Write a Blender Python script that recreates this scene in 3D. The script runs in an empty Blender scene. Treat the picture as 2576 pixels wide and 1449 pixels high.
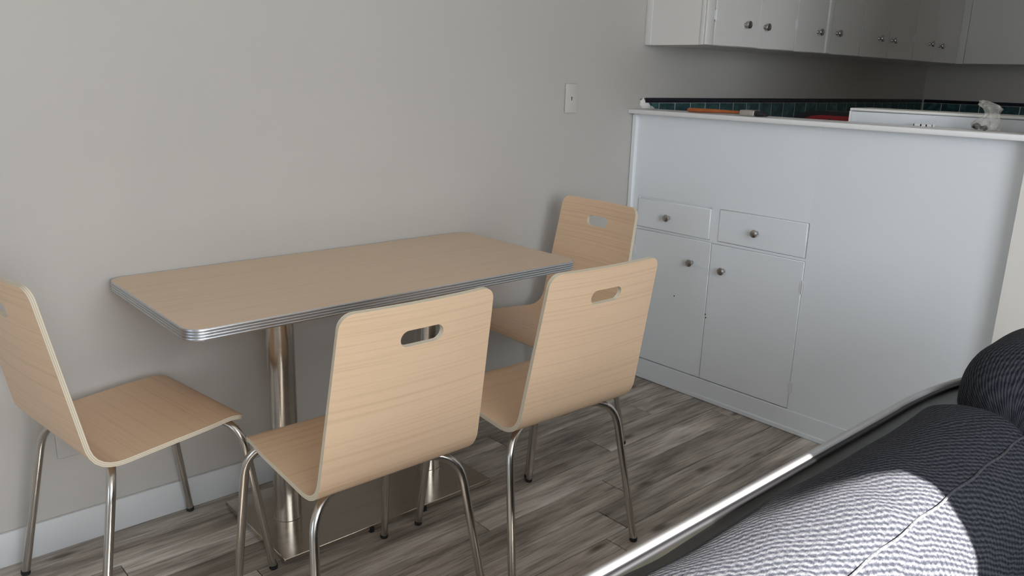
import bpy, bmesh, math, random
from mathutils import Vector, Matrix, noise
random.seed(7)
S = bpy.context.scene
COL = S.collection

# ------------------------------------------------------------------ camera
FPX, YAW, PITCH, ROLL = 2032.12, 0.7343, -0.2586, 0.0299
cam_d = bpy.data.cameras.new('camera'); cam = bpy.data.objects.new('camera', cam_d); COL.objects.link(cam)
cam_d.sensor_fit = 'HORIZONTAL'; cam_d.sensor_width = 36.0; cam_d.lens = 36.0 * FPX / 2576.0
cam_d.clip_start = 0.02
_f = Vector((math.sin(YAW) * math.cos(PITCH), math.cos(YAW) * math.cos(PITCH), math.sin(PITCH)))
_r = Vector((math.cos(YAW), -math.sin(YAW), 0)); _u = _r.cross(_f)
_r2 = _r * math.cos(ROLL) + _u * math.sin(ROLL); _u2 = _u * math.cos(ROLL) - _r * math.sin(ROLL)
cam.matrix_world = Matrix(((_r2.x, _u2.x, -_f.x, -1.0771), (_r2.y, _u2.y, -_f.y, -2.3085), (_r2.z, _u2.z, -_f.z, 1.3159), (0, 0, 0, 1)))
S.camera = cam

# ------------------------------------------------------------------ world, sun, daylight, exposure
S.view_settings.view_transform = 'Standard'; S.view_settings.look = 'None'
S.view_settings.exposure = 0.0; S.view_settings.gamma = 1.0; S.view_settings.use_curve_mapping = False
w = bpy.data.worlds.new('sky'); S.world = w; w.use_nodes = True
bg = w.node_tree.nodes['Background']; bg.inputs['Color'].default_value = (0.62, 0.78, 1.0, 1); bg.inputs['Strength'].default_value = 0.6

SUN_TAN = 0.615
sun_d = bpy.data.lights.new('sun', 'SUN'); sun = bpy.data.objects.new('sun', sun_d); COL.objects.link(sun)
sun_d.energy = 60.0; sun_d.angle = math.radians(0.3); sun_d.color = (1.0, 0.95, 0.87)
sun.rotation_euler = Vector((0.0, 1.0, -SUN_TAN)).to_track_quat('-Z', 'Y').to_euler()
sun.location = (-0.5, -6, 5)

WY = -4.2                                   # inner face of the window wall
WX0, WX1, WZ0, WZ1 = -1.9, 0.325, 0.75, 2.267   # window opening
dl = bpy.data.lights.new('window_daylight', 'AREA'); dlo = bpy.data.objects.new('window_daylight', dl); COL.objects.link(dlo)
dl.shape = 'RECTANGLE'; dl.size = WX1 - WX0; dl.size_y = WZ1 - WZ0; dl.energy = 86.0; dl.color = (0.84, 0.92, 1.0)
dlo.location = ((WX0 + WX1) / 2, WY + 0.01, (WZ0 + WZ1) / 2)
dlo.rotation_euler = Vector((0, 1, 0)).to_track_quat('-Z', 'Y').to_euler()

VY0, VY1, VZ0, VZ1 = -2.9, -0.8, 0.10, 2.2     # unseen side window, added to light the peninsula
XL = -5.2
dl2 = bpy.data.lights.new('side_fill_light', 'AREA'); dlo2 = bpy.data.objects.new('side_fill_light', dl2); COL.objects.link(dlo2)  # added fill for the peninsula, set in the unseen side window
dl2.shape = 'RECTANGLE'; dl2.size = VY1 - VY0; dl2.size_y = VZ1 - VZ0; dl2.energy = 27.0; dl2.color = (0.78, 0.89, 1.0)
dlo2.location = (XL + 0.01, (VY0 + VY1) / 2, (VZ0 + VZ1) / 2)
dlo2.rotation_euler = Vector((1, 0, 0)).to_track_quat('-Z', 'Y').to_euler()

# ------------------------------------------------------------------ node helpers / materials
def mat(name):
    m = bpy.data.materials.new(name); m.use_nodes = True
    nt = m.node_tree; b = nt.nodes['Principled BSDF']
    return m, nt, b
def N(nt, t, **kw):
    n = nt.nodes.new(t)
    for k, v in kw.items():
        if k.startswith('i_'):
            key = k[2:].replace('_', ' ')
            n.inputs[key].default_value = v
        else: setattr(n, k, v)
    return n
def ramp(nt, stops):
    r = nt.nodes.new('ShaderNodeValToRGB'); e = r.color_ramp.elements
    while len(e) < len(stops): e.new(0.5)
    for el, (p, c) in zip(e, stops): el.position = p; el.color = (*c, 1)
    return r
def coords(nt, scale, rnd=True, src='Object'):
    tc = N(nt, 'ShaderNodeTexCoord'); mp = N(nt, 'ShaderNodeMapping'); mp.inputs['Scale'].default_value = scale
    src = tc.outputs[src]
    if rnd:
        oi = N(nt, 'ShaderNodeObjectInfo'); ad = N(nt, 'ShaderNodeVectorMath', operation='MULTIPLY_ADD')
        cb = N(nt, 'ShaderNodeCombineXYZ'); 
        for k in range(3): nt.links.new(oi.outputs['Random'], cb.inputs[k])
        ad.inputs[1].default_value = (37.0, 19.0, 11.0)
        nt.links.new(cb.outputs[0], ad.inputs[0]); nt.links.new(src, ad.inputs[2]); src = ad.outputs[0]
    nt.links.new(src, mp.inputs['Vector'])
    return mp.outputs['Vector']
def bump(nt, b, height, strength, dist=0.002):
    bp = N(nt, 'ShaderNodeBump'); bp.inputs['Strength'].default_value = strength; bp.inputs['Distance'].default_value = dist
    nt.links.new(height, bp.inputs['Height']); nt.links.new(bp.outputs[0], b.inputs['Normal'])

def paint(name, col, rough=0.6, bs=0.12, sc=60):
    m, nt, b = mat(name); v = coords(nt, (1, 1, 1), False)
    n1 = N(nt, 'ShaderNodeTexNoise'); n1.inputs['Scale'].default_value = 1.1; n1.inputs['Detail'].default_value = 3
    nt.links.new(v, n1.inputs['Vector'])
    c = [x for x in col]
    r = ramp(nt, [(0.3, [x * 0.965 for x in c]), (0.7, [min(1, x * 1.02) for x in c])])
    nt.links.new(n1.outputs['Fac'], r.inputs['Fac']); nt.links.new(r.outputs['Color'], b.inputs['Base Color'])
    n2 = N(nt, 'ShaderNodeTexNoise'); n2.inputs['Scale'].default_value = sc; n2.inputs['Detail'].default_value = 3
    nt.links.new(v, n2.inputs['Vector']); bump(nt, b, n2.outputs['Fac'], bs, 0.003)
    b.inputs['Roughness'].default_value = rough
    return m
def plain(name, col, rough=0.5, metal=0.0, var=0.06, sc=25, bs=0.0, coat=0.0):
    m, nt, b = mat(name); v = coords(nt, (1, 1, 1), False)
    n1 = N(nt, 'ShaderNodeTexNoise'); n1.inputs['Scale'].default_value = sc; n1.inputs['Detail'].default_value = 3
    nt.links.new(v, n1.inputs['Vector'])
    r = ramp(nt, [(0.3, [x * (1 - var) for x in col]), (0.7, [min(1, x * (1 + var)) for x in col])])
    nt.links.new(n1.outputs['Fac'], r.inputs['Fac']); nt.links.new(r.outputs['Color'], b.inputs['Base Color'])
    b.inputs['Roughness'].default_value = rough; b.inputs['Metallic'].default_value = metal
    if coat: b.inputs['Coat Weight'].default_value = coat; b.inputs['Coat Roughness'].default_value = 0.08
    if bs: bump(nt, b, n1.outputs['Fac'], bs)
    return m
def brushed(name, col, rough, scale):
    m, nt, b = mat(name); v = coords(nt, scale)
    n1 = N(nt, 'ShaderNodeTexNoise'); n1.inputs['Scale'].default_value = 1.0; n1.inputs['Detail'].default_value = 4
    nt.links.new(v, n1.inputs['Vector'])
    r = ramp(nt, [(0.3, [x * 0.9 for x in col]), (0.7, col)])
    nt.links.new(n1.outputs['Fac'], r.inputs['Fac']); nt.links.new(r.outputs['Color'], b.inputs['Base Color'])
    mr = N(nt, 'ShaderNodeMapRange'); mr.inputs['To Min'].default_value = rough * 0.8; mr.inputs['To Max'].default_value = rough * 1.25
    nt.links.new(n1.outputs['Fac'], mr.inputs['Value']); nt.links.new(mr.outputs[0], b.inputs['Roughness'])
    b.inputs['Metallic'].default_value = 1.0
    return m
def veneer(name, light, dark, gs, rough=0.42, rnd=True, src='Object'):
    """straight-grained veneer, grain running along local X"""
    m, nt, b = mat(name); v = coords(nt, gs, rnd, src=src)
    n1 = N(nt, 'ShaderNodeTexNoise'); n1.inputs['Scale'].default_value = 1.0; n1.inputs['Detail'].default_value = 6; n1.inputs['Roughness'].default_value = 0.65
    nt.links.new(v, n1.inputs['Vector'])
    mid = [(a + c) / 2 for a, c in zip(light, dark)]
    r = ramp(nt, [(0.30, dark), (0.43, mid), (0.52, light), (0.62, [a * 0.6 + c * 0.4 for a, c in zip(light, mid)]), (0.78, light)])
    nt.links.new(n1.outputs['Fac'], r.inputs['Fac']); nt.links.new(r.outputs['Color'], b.inputs['Base Color'])
    b.inputs['Roughness'].default_value = rough
    bump(nt, b, n1.outputs['Fac'], 0.05, 0.001)
    return m
def ply_edge(name):
    m, nt, b = mat(name)
    at = N(nt, 'ShaderNodeAttribute'); at.attribute_name = 'ply'
    r = ramp(nt, [(0.0, (0.62, 0.5, 0.35)), (0.14, (0.74, 0.68, 0.55)), (0.3, (0.5, 0.4, 0.27)), (0.46, (0.78, 0.72, 0.6)), (0.64, (0.52, 0.42, 0.29)), (0.82, (0.76, 0.7, 0.57)), (1.0, (0.6, 0.47, 0.33))])
    nt.links.new(at.outputs['Fac'], r.inputs['Fac']); nt.links.new(r.outputs['Color'], b.inputs['Base Color'])
    b.inputs['Roughness'].default_value = 0.55
    return m
def plank_mat(name):
    m, nt, b = mat(name)
    v = coords(nt, (2.4, 24, 10)); v2 = coords(nt, (7, 130, 30)); v3 = coords(nt, (2.2, 7, 5))
    n1 = N(nt, 'ShaderNodeTexNoise'); n1.inputs['Detail'].default_value = 6; n1.inputs['Scale'].default_value = 1; n1.inputs['Roughness'].default_value = 0.62; n1.inputs['Distortion'].default_value = 0.5
    n2 = N(nt, 'ShaderNodeTexNoise'); n2.inputs['Detail'].default_value = 4; n2.inputs['Scale'].default_value = 1
    n3 = N(nt, 'ShaderNodeTexNoise'); n3.inputs['Detail'].default_value = 3; n3.inputs['Scale'].default_value = 1
    for a, bb in ((v, n1), (v2, n2), (v3, n3)): nt.links.new(a, bb.inputs['Vector'])
    r = ramp(nt, [(0.22, (0.17, 0.146, 0.128)), (0.40, (0.33, 0.29, 0.258)), (0.52, (0.465, 0.425, 0.383)), (0.64, (0.58, 0.547, 0.506)), (0.8, (0.41, 0.377, 0.34))])
    nt.links.new(n1.outputs['Fac'], r.inputs['Fac'])
    mx = N(nt, 'ShaderNodeMix', data_type='RGBA', blend_type='MULTIPLY'); mx.inputs[0].default_value = 0.5
    r2 = ramp(nt, [(0.34, (0.22, 0.21, 0.20)), (0.45, (0.82, 0.82, 0.82)), (0.55, (1.0, 1.0, 1.0)), (0.75, (1.25, 1.25, 1.25))])
    nt.links.new(n2.outputs['Fac'], r2.inputs['Fac']); nt.links.new(r.outputs['Color'], mx.inputs[6]); nt.links.new(r2.outputs['Color'], mx.inputs[7])
    mx2 = N(nt, 'ShaderNodeMix', data_type='RGBA', blend_type='MULTIPLY'); mx2.inputs[0].default_value = 1.0
    r3 = ramp(nt, [(0.32, (0.62, 0.6, 0.58)), (0.5, (1.0, 0.98, 0.95)), (0.7, (1.35, 1.36, 1.36))])
    nt.links.new(n3.outputs['Fac'], r3.inputs['Fac']); nt.links.new(mx.outputs[2], mx2.inputs[6]); nt.links.new(r3.outputs['Color'], mx2.inputs[7])
    # per-plank tone
    oi = N(nt, 'ShaderNodeObjectInfo'); r4 = ramp(nt, [(0, (0.80, 0.78, 0.76)), (0.5, (1, 0.98, 0.96)), (1, (1.15, 1.14, 1.14))])
    nt.links.new(oi.outputs['Random'], r4.inputs['Fac'])
    mx3 = N(nt, 'ShaderNodeMix', data_type='RGBA', blend_type='MULTIPLY'); mx3.inputs[0].default_value = 1.0
    nt.links.new(mx2.outputs[2], mx3.inputs[6]); nt.links.new(r4.outputs['Color'], mx3.inputs[7])
    # knots
    vk = coords(nt, (2.6, 9, 4)); vo = N(nt, 'ShaderNodeTexVoronoi'); vo.inputs['Scale'].default_value = 1.0; nt.links.new(vk, vo.inputs['Vector'])
    rk = ramp(nt, [(0.05, (0.22, 0.2, 0.18)), (0.11, (0.75, 0.73, 0.7)), (0.16, (1, 1, 1))]); nt.links.new(vo.outputs['Distance'], rk.inputs['Fac'])
    mx4 = N(nt, 'ShaderNodeMix', data_type='RGBA', blend_type='MULTIPLY'); mx4.inputs[0].default_value = 0.9
    nt.links.new(mx3.outputs[2], mx4.inputs[6]); nt.links.new(rk.outputs['Color'], mx4.inputs[7])
    nt.links.new(mx4.outputs[2], b.inputs['Base Color'])
    b.inputs['Roughness'].default_value = 0.5
    bump(nt, b, n2.outputs['Fac'], 0.15, 0.0012)
    return m
def tile_mat(name):
    m, nt, b = mat(name); v = coords(nt, (1, 1, 1))
    n1 = N(nt, 'ShaderNodeTexNoise'); n1.inputs['Scale'].default_value = 22; n1.inputs['Detail'].default_value = 5; n1.inputs['Distortion'].default_value = 0.6
    nt.links.new(v, n1.inputs['Vector'])
    r = ramp(nt, [(0.3, (0.012, 0.04, 0.048)), (0.5, (0.026, 0.08, 0.088)), (0.62, (0.055, 0.14, 0.138)), (0.75, (0.12, 0.22, 0.21))])
    nt.links.new(n1.outputs['Fac'], r.inputs['Fac']); nt.links.new(r.outputs['Color'], b.inputs['Base Color'])
    b.inputs['Roughness'].default_value = 0.3
    return m
def knit_mat(name):
    m, nt, b = mat(name)
    tc = N(nt, 'ShaderNodeTexCoord')
    # slow warp so that the rows wander
    nw = N(nt, 'ShaderNodeTexNoise'); nw.inputs['Scale'].default_value = 9; nw.inputs['Detail'].default_value = 2; nt.links.new(tc.outputs['UV'], nw.inputs['Vector'])
    wv_ = N(nt, 'ShaderNodeVectorMath', operation='MULTIPLY_ADD'); wv_.inputs[1].default_value = (0.03, 0.03, 0.0)
    nt.links.new(nw.outputs['Color'], wv_.inputs[0]); nt.links.new(tc.outputs['UV'], wv_.inputs[2])
    def wave(rot, sc, dist):
        mp = N(nt, 'ShaderNodeMapping'); mp.inputs['Rotation'].default_value = (0, 0, rot)
        nt.links.new(wv_.outputs[0], mp.inputs['Vector'])
        wv = N(nt, 'ShaderNodeTexWave'); wv.inputs['Scale'].default_value = sc; wv.inputs['Distortion'].default_value = dist; wv.inputs['Detail'].default_value = 2.0; wv.inputs['Detail Scale'].default_value = 3.0
        nt.links.new(mp.outputs[0], wv.inputs['Vector']); return wv.outputs['Fac']
    a = wave(1.15, 33, 2.2); c = wave(0.2, 22, 3.0)
    mu = N(nt, 'ShaderNodeMath', operation='MULTIPLY_ADD'); mu.inputs[1].default_value = 0.45
    nt.links.new(c, mu.inputs[0]); nt.links.new(a, mu.inputs[2])
    mp2 = N(nt, 'ShaderNodeMapping'); mp2.inputs['Scale'].default_value = (1.0, 2.2, 1.0); nt.links.new(tc.outputs['UV'], mp2.inputs['Vector'])
    n1 = N(nt, 'ShaderNodeTexNoise'); n1.inputs['Scale'].default_value = 210; n1.inputs['Detail'].default_value = 3; n1.inputs['Roughness'].default_value = 0.7
    nt.links.new(mp2.outputs[0], n1.inputs['Vector'])
    ad = N(nt, 'ShaderNodeMath', operation='MULTIPLY_ADD'); ad.inputs[1].default_value = 2.0
    nt.links.new(n1.outputs['Fac'], ad.inputs[0]); nt.links.new(mu.outputs[0], ad.inputs[2])
    sc = N(nt, 'ShaderNodeMath', operation='MULTIPLY'); sc.inputs[1].default_value = 0.36; nt.links.new(ad.outputs[0], sc.inputs[0])
    r = ramp(nt, [(0.28, (0.005, 0.006, 0.010)), (0.52, (0.018, 0.020, 0.028)), (0.85, (0.066, 0.068, 0.077))])
    nt.links.new(sc.outputs[0], r.inputs['Fac']); nt.links.new(r.outputs['Color'], b.inputs['Base Color'])
    b.inputs['Roughness'].default_value = 0.95; b.inputs['Specular IOR Level'].default_value = 0.2
    bump(nt, b, sc.outputs[0], 0.4, 0.005)
    return m

M = {}
M['wall'] = paint('wall_paint', (0.525, 0.493, 0.455), 0.75, 0.10, 90)
M['ceiling'] = paint('ceiling_paint', (0.84, 0.80, 0.74), 0.85)
M['base_trim'] = paint('baseboard_paint', (0.67, 0.675, 0.675), 0.45, 0.04, 40)
M['trim'] = paint('white_trim_paint', (0.80, 0.80, 0.79), 0.45, 0.04, 40)
M['pen'] = paint('cabinet_paint_cool_light', (0.845, 0.87, 0.89), 0.42, 0.05, 35)  # same white paint as the uppers, cool light tinted into the colour
M['cab'] = paint('cabinet_paint_warm_light', (0.76, 0.735, 0.70), 0.42, 0.05, 35)  # same white paint, warm light tinted into the colour
M['ledge'] = paint('ledge_paint', (0.84, 0.83, 0.82), 0.4, 0.04, 40)
M['subfloor'] = plain('dark_underlay', (0.03, 0.027, 0.025), 0.9)
M['plank'] = plank_mat('grey_brown_plank')
M['chair_wood'] = veneer('oak_veneer', (0.76, 0.535, 0.35), (0.655, 0.445, 0.28), (1.1, 130, 1), src='UV')
M['ply'] = ply_edge('plywood_edge')
M['table_wood'] = veneer('oak_laminate', (0.72, 0.54, 0.375), (0.635, 0.468, 0.318), (0.45, 85, 20), 0.38, False)
M['alu'] = brushed('ribbed_aluminium', (0.66, 0.68, 0.71), 0.34, (4, 4, 400))
M['steel'] = brushed('brushed_steel', (0.60, 0.565, 0.52), 0.20, (3, 3, 220))
M['plate'] = brushed('steel_base_plate', (0.62, 0.57, 0.50), 0.17, (6, 60, 10))
M['nickel'] = brushed('satin_nickel_tube', (0.62, 0.59, 0.55), 0.24, (120, 120, 3))
M['knob'] = brushed('knob_nickel', (0.50, 0.48, 0.46), 0.22, (60, 60, 60))
M['rubber'] = plain('black_rubber', (0.015, 0.015, 0.016), 0.7)
M['dark'] = plain('dark_hole', (0.008, 0.008, 0.008), 0.8)
M['plate_cover'] = plain('ivory_plate', (0.59, 0.55, 0.50), 0.35, var=0.02)
M['plastic'] = plain('white_plastic', (0.80, 0.79, 0.77), 0.35, var=0.02)
M['tile'] = tile_mat('green_marbled_tile')
M['cap'] = plain('navy_cap_tile', (0.010, 0.011, 0.02), 0.35, var=0.3, sc=12)
M['grout'] = plain('grout', (0.62, 0.60, 0.55), 0.9)
M['plaster'] = plain('plaster', (0.78, 0.76, 0.72), 0.9, bs=0.6, sc=60)
M['counter'] = plain('grey_counter', (0.35, 0.34, 0.33), 0.4)
M['orange'] = plain('orange_lacquered_wood', (0.42, 0.115, 0.03), 0.4, var=0.15, sc=30)
M['ferrule'] = brushed('tin_ferrule', (0.6, 0.57, 0.53), 0.35, (50, 200, 50))
M['bristle'] = plain('dark_bristle', (0.02, 0.018, 0.018), 0.8, var=0.4, sc=300, bs=0.8)
M['blackbag'] = plain('black_nylon', (0.012, 0.012, 0.014), 0.7)
M['red'] = plain('red_nylon', (0.30, 0.018, 0.02), 0.6, var=0.15)
M['enamel'] = paint('white_enamel', (0.72, 0.74, 0.77), 0.35, 0.05, 12)
M['enamel_rim'] = plain('pale_rim', (0.82, 0.80, 0.76), 0.4, var=0.03)
M['knit'] = knit_mat('charcoal_knit')
M['seam'] = plain('grey_seam_thread', (0.052, 0.054, 0.062), 0.95, var=0.5, sc=160)
M['lacquer'] = plain('black_lacquer', (0.017, 0.0165, 0.0125), 0.35, var=0.25, sc=9)
M['rim_shade'] = plain('rim_gap_shade', (0.004, 0.004, 0.006), 0.5, var=0.2)  # near-black colour standing for the shadow gap beside the rim
M['rim'] = plain('grey_satin_rim', (0.30, 0.295, 0.30), 0.28, 0.0, var=0.05)
m, nt, b = mat('window_glass')
for n in list(nt.nodes): nt.nodes.remove(n)
o = N(nt, 'ShaderNodeOutputMaterial'); tr = N(nt, 'ShaderNodeBsdfTransparent'); gl = N(nt, 'ShaderNodeBsdfGlossy'); gl.inputs['Roughness'].default_value = 0.02
mi = N(nt, 'ShaderNodeMixShader'); mi.inputs[0].default_value = 0.06
nt.links.new(tr.outputs[0], mi.inputs[1]); nt.links.new(gl.outputs[0], mi.inputs[2]); nt.links.new(mi.outputs[0], o.inputs['Surface']); M['glass'] = m
m, nt, b = mat('clear_plastic_film')
for n in list(nt.nodes): nt.nodes.remove(n)
o = N(nt, 'ShaderNodeOutputMaterial'); tr = N(nt, 'ShaderNodeBsdfTransparent'); gl = N(nt, 'ShaderNodeBsdfPrincipled')
gl.inputs['Base Color'].default_value = (0.60, 0.575, 0.52, 1); gl.inputs['Roughness'].default_value = 0.12
mi = N(nt, 'ShaderNodeMixShader')
lw = N(nt, 'ShaderNodeTexNoise'); lw.inputs['Scale'].default_value = 45; tcn = N(nt, 'ShaderNodeTexCoord'); nt.links.new(tcn.outputs['Object'], lw.inputs['Vector'])
mr = N(nt, 'ShaderNodeMapRange'); mr.inputs['From Min'].default_value = 0.35; mr.inputs['From Max'].default_value = 0.7; mr.inputs['To Min'].default_value = 0.10; mr.inputs['To Max'].default_value = 0.55
nt.links.new(lw.outputs['Fac'], mr.inputs['Value']); nt.links.new(mr.outputs[0], mi.inputs[0])
nt.links.new(tr.outputs[0], mi.inputs[1]); nt.links.new(gl.outputs[0], mi.inputs[2]); nt.links.new(mi.outputs[0], o.inputs['Surface']); M['film'] = m

# ------------------------------------------------------------------ geometry helpers
def link(name, me, parent=None, loc=None):
    o = bpy.data.objects.new(name, me); COL.objects.link(o)
    if parent: o.parent = parent
    if loc: o.location = loc
    return o
def finish(bm, name, mats, smooth=False, recalc=True):
    if recalc: bmesh.ops.recalc_face_normals(bm, faces=bm.faces)
    me = bpy.data.meshes.new(name); bm.to_mesh(me); bm.free()
    for k in (mats if isinstance(mats, (list, tuple)) else [mats]): me.materials.append(M[k])
    if smooth:
        me.polygons.foreach_set('use_smooth', [True] * len(me.polygons))
        try: me.set_sharp_from_angle(angle=math.radians(40))
        except Exception: pass
    return me
def bx(bm, x0, x1, y0, y1, z0, z1, bev=0.0, seg=1):
    x0, x1 = min(x0, x1), max(x0, x1); y0, y1 = min(y0, y1), max(y0, y1); z0, z1 = min(z0, z1), max(z0, z1)
    tmp = bmesh.new()
    r = bmesh.ops.create_cube(tmp, size=1.0)
    bmesh.ops.scale(tmp, vec=(x1 - x0, y1 - y0, z1 - z0), verts=tmp.verts)
    bmesh.ops.translate(tmp, vec=((x0 + x1) / 2, (y0 + y1) / 2, (z0 + z1) / 2), verts=tmp.verts)
    if bev > 0: bmesh.ops.bevel(tmp, geom=list(tmp.edges), offset=bev, segments=seg, profile=0.5, affect='EDGES')
    merge(bm, tmp)
def merge(bm, tmp):
    vm = {}
    for v in tmp.verts: vm[v] = bm.verts.new(v.co)
    for f in tmp.faces:
        nf = bm.faces.new([vm[v] for v in f.verts]); nf.material_index = f.material_index; nf.smooth = f.smooth
    tmp.free()
def box_obj(name, mt, dims, parent=None, bev=0.0, seg=1, origin=None):
    """box mesh; dims = x0,x1,y0,y1,z0,z1 in the parent's space, origin at the box centre base"""
    x0, x1, y0, y1, z0, z1 = dims
    c = origin or ((x0 + x1) / 2, (y0 + y1) / 2, min(z0, z1))
    bm = bmesh.new(); bx(bm, x0 - c[0], x1 - c[0], y0 - c[1], y1 - c[1], z0 - c[2], z1 - c[2], bev, seg)
    return link(name, finish(bm, name, mt, bev > 0), parent, c)
def tube(bm, pts, rad, n=14, cap=True, taper=None):
    pts = [Vector(p) for p in pts]; rings = []
    t0 = (pts[1] - pts[0]).normalized()
    up = Vector((0, 0, 1)) if abs(t0.z) < 0.9 else Vector((1, 0, 0))
    nrm = (up - t0 * up.dot(t0)).normalized()
    for i, p in enumerate(pts):
        t = (pts[min(i + 1, len(pts) - 1)] - pts[max(i - 1, 0)]).normalized()
        nrm = (nrm - t * nrm.dot(t)).normalized(); bi = t.cross(nrm)
        r = rad if taper is None else taper[i]
        rings.append([bm.verts.new(p + (nrm * math.cos(a) + bi * math.sin(a)) * r) for a in [2 * math.pi * k / n for k in range(n)]])
    for a, b_ in zip(rings, rings[1:]):
        for k in range(n): bm.faces.new((a[k], a[(k + 1) % n], b_[(k + 1) % n], b_[k]))
    if cap: bm.faces.new(rings[0][::-1]); bm.faces.new(rings[-1])
def lathe(bm, prof, n=24, axis='z', origin=(0, 0, 0)):
    """prof: (r, h) pairs; axis 'z' up, '-x' or '-y' pointing out of a cabinet face"""
    o = Vector(origin); rings = []
    def P(r, h, a):
        c, s = r * math.cos(a), r * math.sin(a)
        if axis == 'z': return o + Vector((c, s, h))
        if axis == '-x': return o + Vector((-h, c, s))
        return o + Vector((c, -h, s))
    for r, h in prof:
        if r < 1e-6: rings.append([bm.verts.new(P(0, h, 0))])
        else: rings.append([bm.verts.new(P(r, h, 2 * math.pi * k / n)) for k in range(n)])
    for a, b_ in zip(rings, rings[1:]):
        for k in range(n):
            k2 = (k + 1) % n
            if len(a) == 1 and len(b_) == 1: continue
            if len(a) == 1: bm.faces.new((a[0], b_[k], b_[k2]))
            elif len(b_) == 1: bm.faces.new((a[k], a[k2], b_[0]))
            else: bm.faces.new((a[k], a[k2], b_[k2], b_[k]))
def arc(c, p0, p1, n=7):
    """quarter-ish fillet: quadratic-free circular blend from p0 to p1 around corner c"""
    c, p0, p1 = Vector(c), Vector(p0), Vector(p1); out = []
    for i in range(n + 1):
        t = i / n; out.append((1 - t) ** 2 * p0 + 2 * t * (1 - t) * c + t * t * p1)
    return out
def tag(o, label, cat, group=None):
    o['label'] = label; o['category'] = cat
    if group: o['group'] = group
    return o
def struct(o, label=None, cat=None):
    o['kind'] = 'structure'
    if label: o['label'] = label
    if cat: o['category'] = cat
    return o
def empty(name, loc, rz=0.0):
    o = bpy.data.objects.new(name, None); COL.objects.link(o); o.location = loc; o.rotation_euler = (0, 0, rz); o.empty_display_size = 0.1
    return o

# ------------------------------------------------------------------ the setting
XR, CH = 4.64, 2.45
X1 = 1.688          # face of the peninsula
PEND = -1.53        # its free end
ZL = 1.187          # ledge top
TH = 0.12
struct(box_obj('wall_back', 'wall', (XL - TH, XR + TH, 0, TH, -0.05, CH)), 'plain warm white wall behind the table', 'wall')
bm = bmesh.new()
bx(bm, XL - TH, XL, WY, 0, -0.05, VZ0); bx(bm, XL - TH, XL, WY, 0, VZ1, CH); bx(bm, XL - TH, XL, WY, VY0, VZ0, VZ1); bx(bm, XL - TH, XL, VY1, 0, VZ0, VZ1)
struct(link('wall_left', finish(bm, 'wall_left', 'wall')), 'plain white side wall on the left', 'wall')
struct(box_obj('wall_right', 'wall', (XR, XR + TH, WY, 0, -0.05, CH)), 'dim far kitchen wall around the corner', 'wall')
bm = bmesh.new()
bx(bm, XL - TH, XR + TH, WY - TH, WY, -0.05, WZ0); bx(bm, XL - TH, XR + TH, WY - TH, WY, WZ1, CH)
bx(bm, XL - TH, WX0, WY - TH, WY, WZ0, WZ1); bx(bm, WX1, XR + TH, WY - TH, WY, WZ0, WZ1)
struct(link('wall_front', finish(bm, 'wall_front', 'wall')), 'window wall facing the sofa', 'wall')
struct(box_obj('ceiling', 'ceiling', (XL - TH, XR + TH, WY - TH, TH, CH, CH + 0.1)), 'flat white ceiling', 'ceiling')
floor = struct(box_obj('floor', 'subfloor', (XL - TH, XR + TH, WY - TH, TH, -0.06, -0.010)), 'weathered grey brown plank floor', 'floor')
# planks: every board is its own piece
PW, PL, GAP = 0.1245, 1.30, 0.0026
known = {1: -0.563 - 1.30 * 1, 3: 1.01, 4: 0.326, 5: 0.82, 7: 0.564}
def plank_mesh(L, Wd):
    bm = bmesh.new(); t, c = 0.010, 0.0012
    lo = [bm.verts.new((sx * L / 2, sy * Wd / 2, -t)) for sx, sy in ((-1, -1), (1, -1), (1, 1), (-1, 1))]
    mi_ = [bm.verts.new((sx * L / 2, sy * Wd / 2, -c)) for sx, sy in ((-1, -1), (1, -1), (1, 1), (-1, 1))]
    hi = [bm.verts.new((sx * (L / 2 - c), sy * (Wd / 2 - c), 0)) for sx, sy in ((-1, -1), (1, -1), (1, 1), (-1, 1))]
    for a, b_ in ((lo, mi_), (mi_, hi)):
        for k in range(4): bm.faces.new((a[k], a[(k + 1) % 4], b_[(k + 1) % 4], b_[k]))
    bm.faces.new(hi); bm.faces.new(lo[::-1])
    return finish(bm, 'plank', 'plank')
pcache = {}
fo = floor.location
row = -1
while True:
    y1 = -0.065 - PW * row; y0 = y1 - PW
    y1c, y0c = min(y1, -0.001), max(y0, WY + 0.001)
    if y1 <= WY + 0.02: break
    j = known.get(row, random.uniform(0, PL))
    k0 = math.floor((XL - j) / PL); x = j + k0 * PL
    while x < XR:
        a, b_ = max(x, XL), min(x + PL, XR)
        if b_ - a > 0.02:
            key = (round(b_ - a, 3), round(y1c - y0c, 3))
            if key not in pcache: pcache[key] = plank_mesh(b_ - a - GAP, y1c - y0c - GAP)
            o = link('plank', pcache[key], floor); o.location = Vector(((a + b_) / 2, (y0c + y1c) / 2, 0)) - fo
        x += PL
    row += 1
HB = 0.0976
def baseboard(name, x0, x1, y0, y1, lab):
    struct(box_obj(name, 'base_trim', (x0, x1, y0, y1, 0, HB), None, 0.003, 2), lab, 'baseboard')
baseboard('baseboard_back', XL, X1 - 0.03, -0.012, 0, 'white baseboard along the wall behind the table')
baseboard('baseboard_left', XL, XL + 0.012, WY, -0.012, 'white baseboard along the left wall')
baseboard('baseboard_front', XL + 0.012, XR, WY, WY + 0.012, 'white baseboard below the window')
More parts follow.
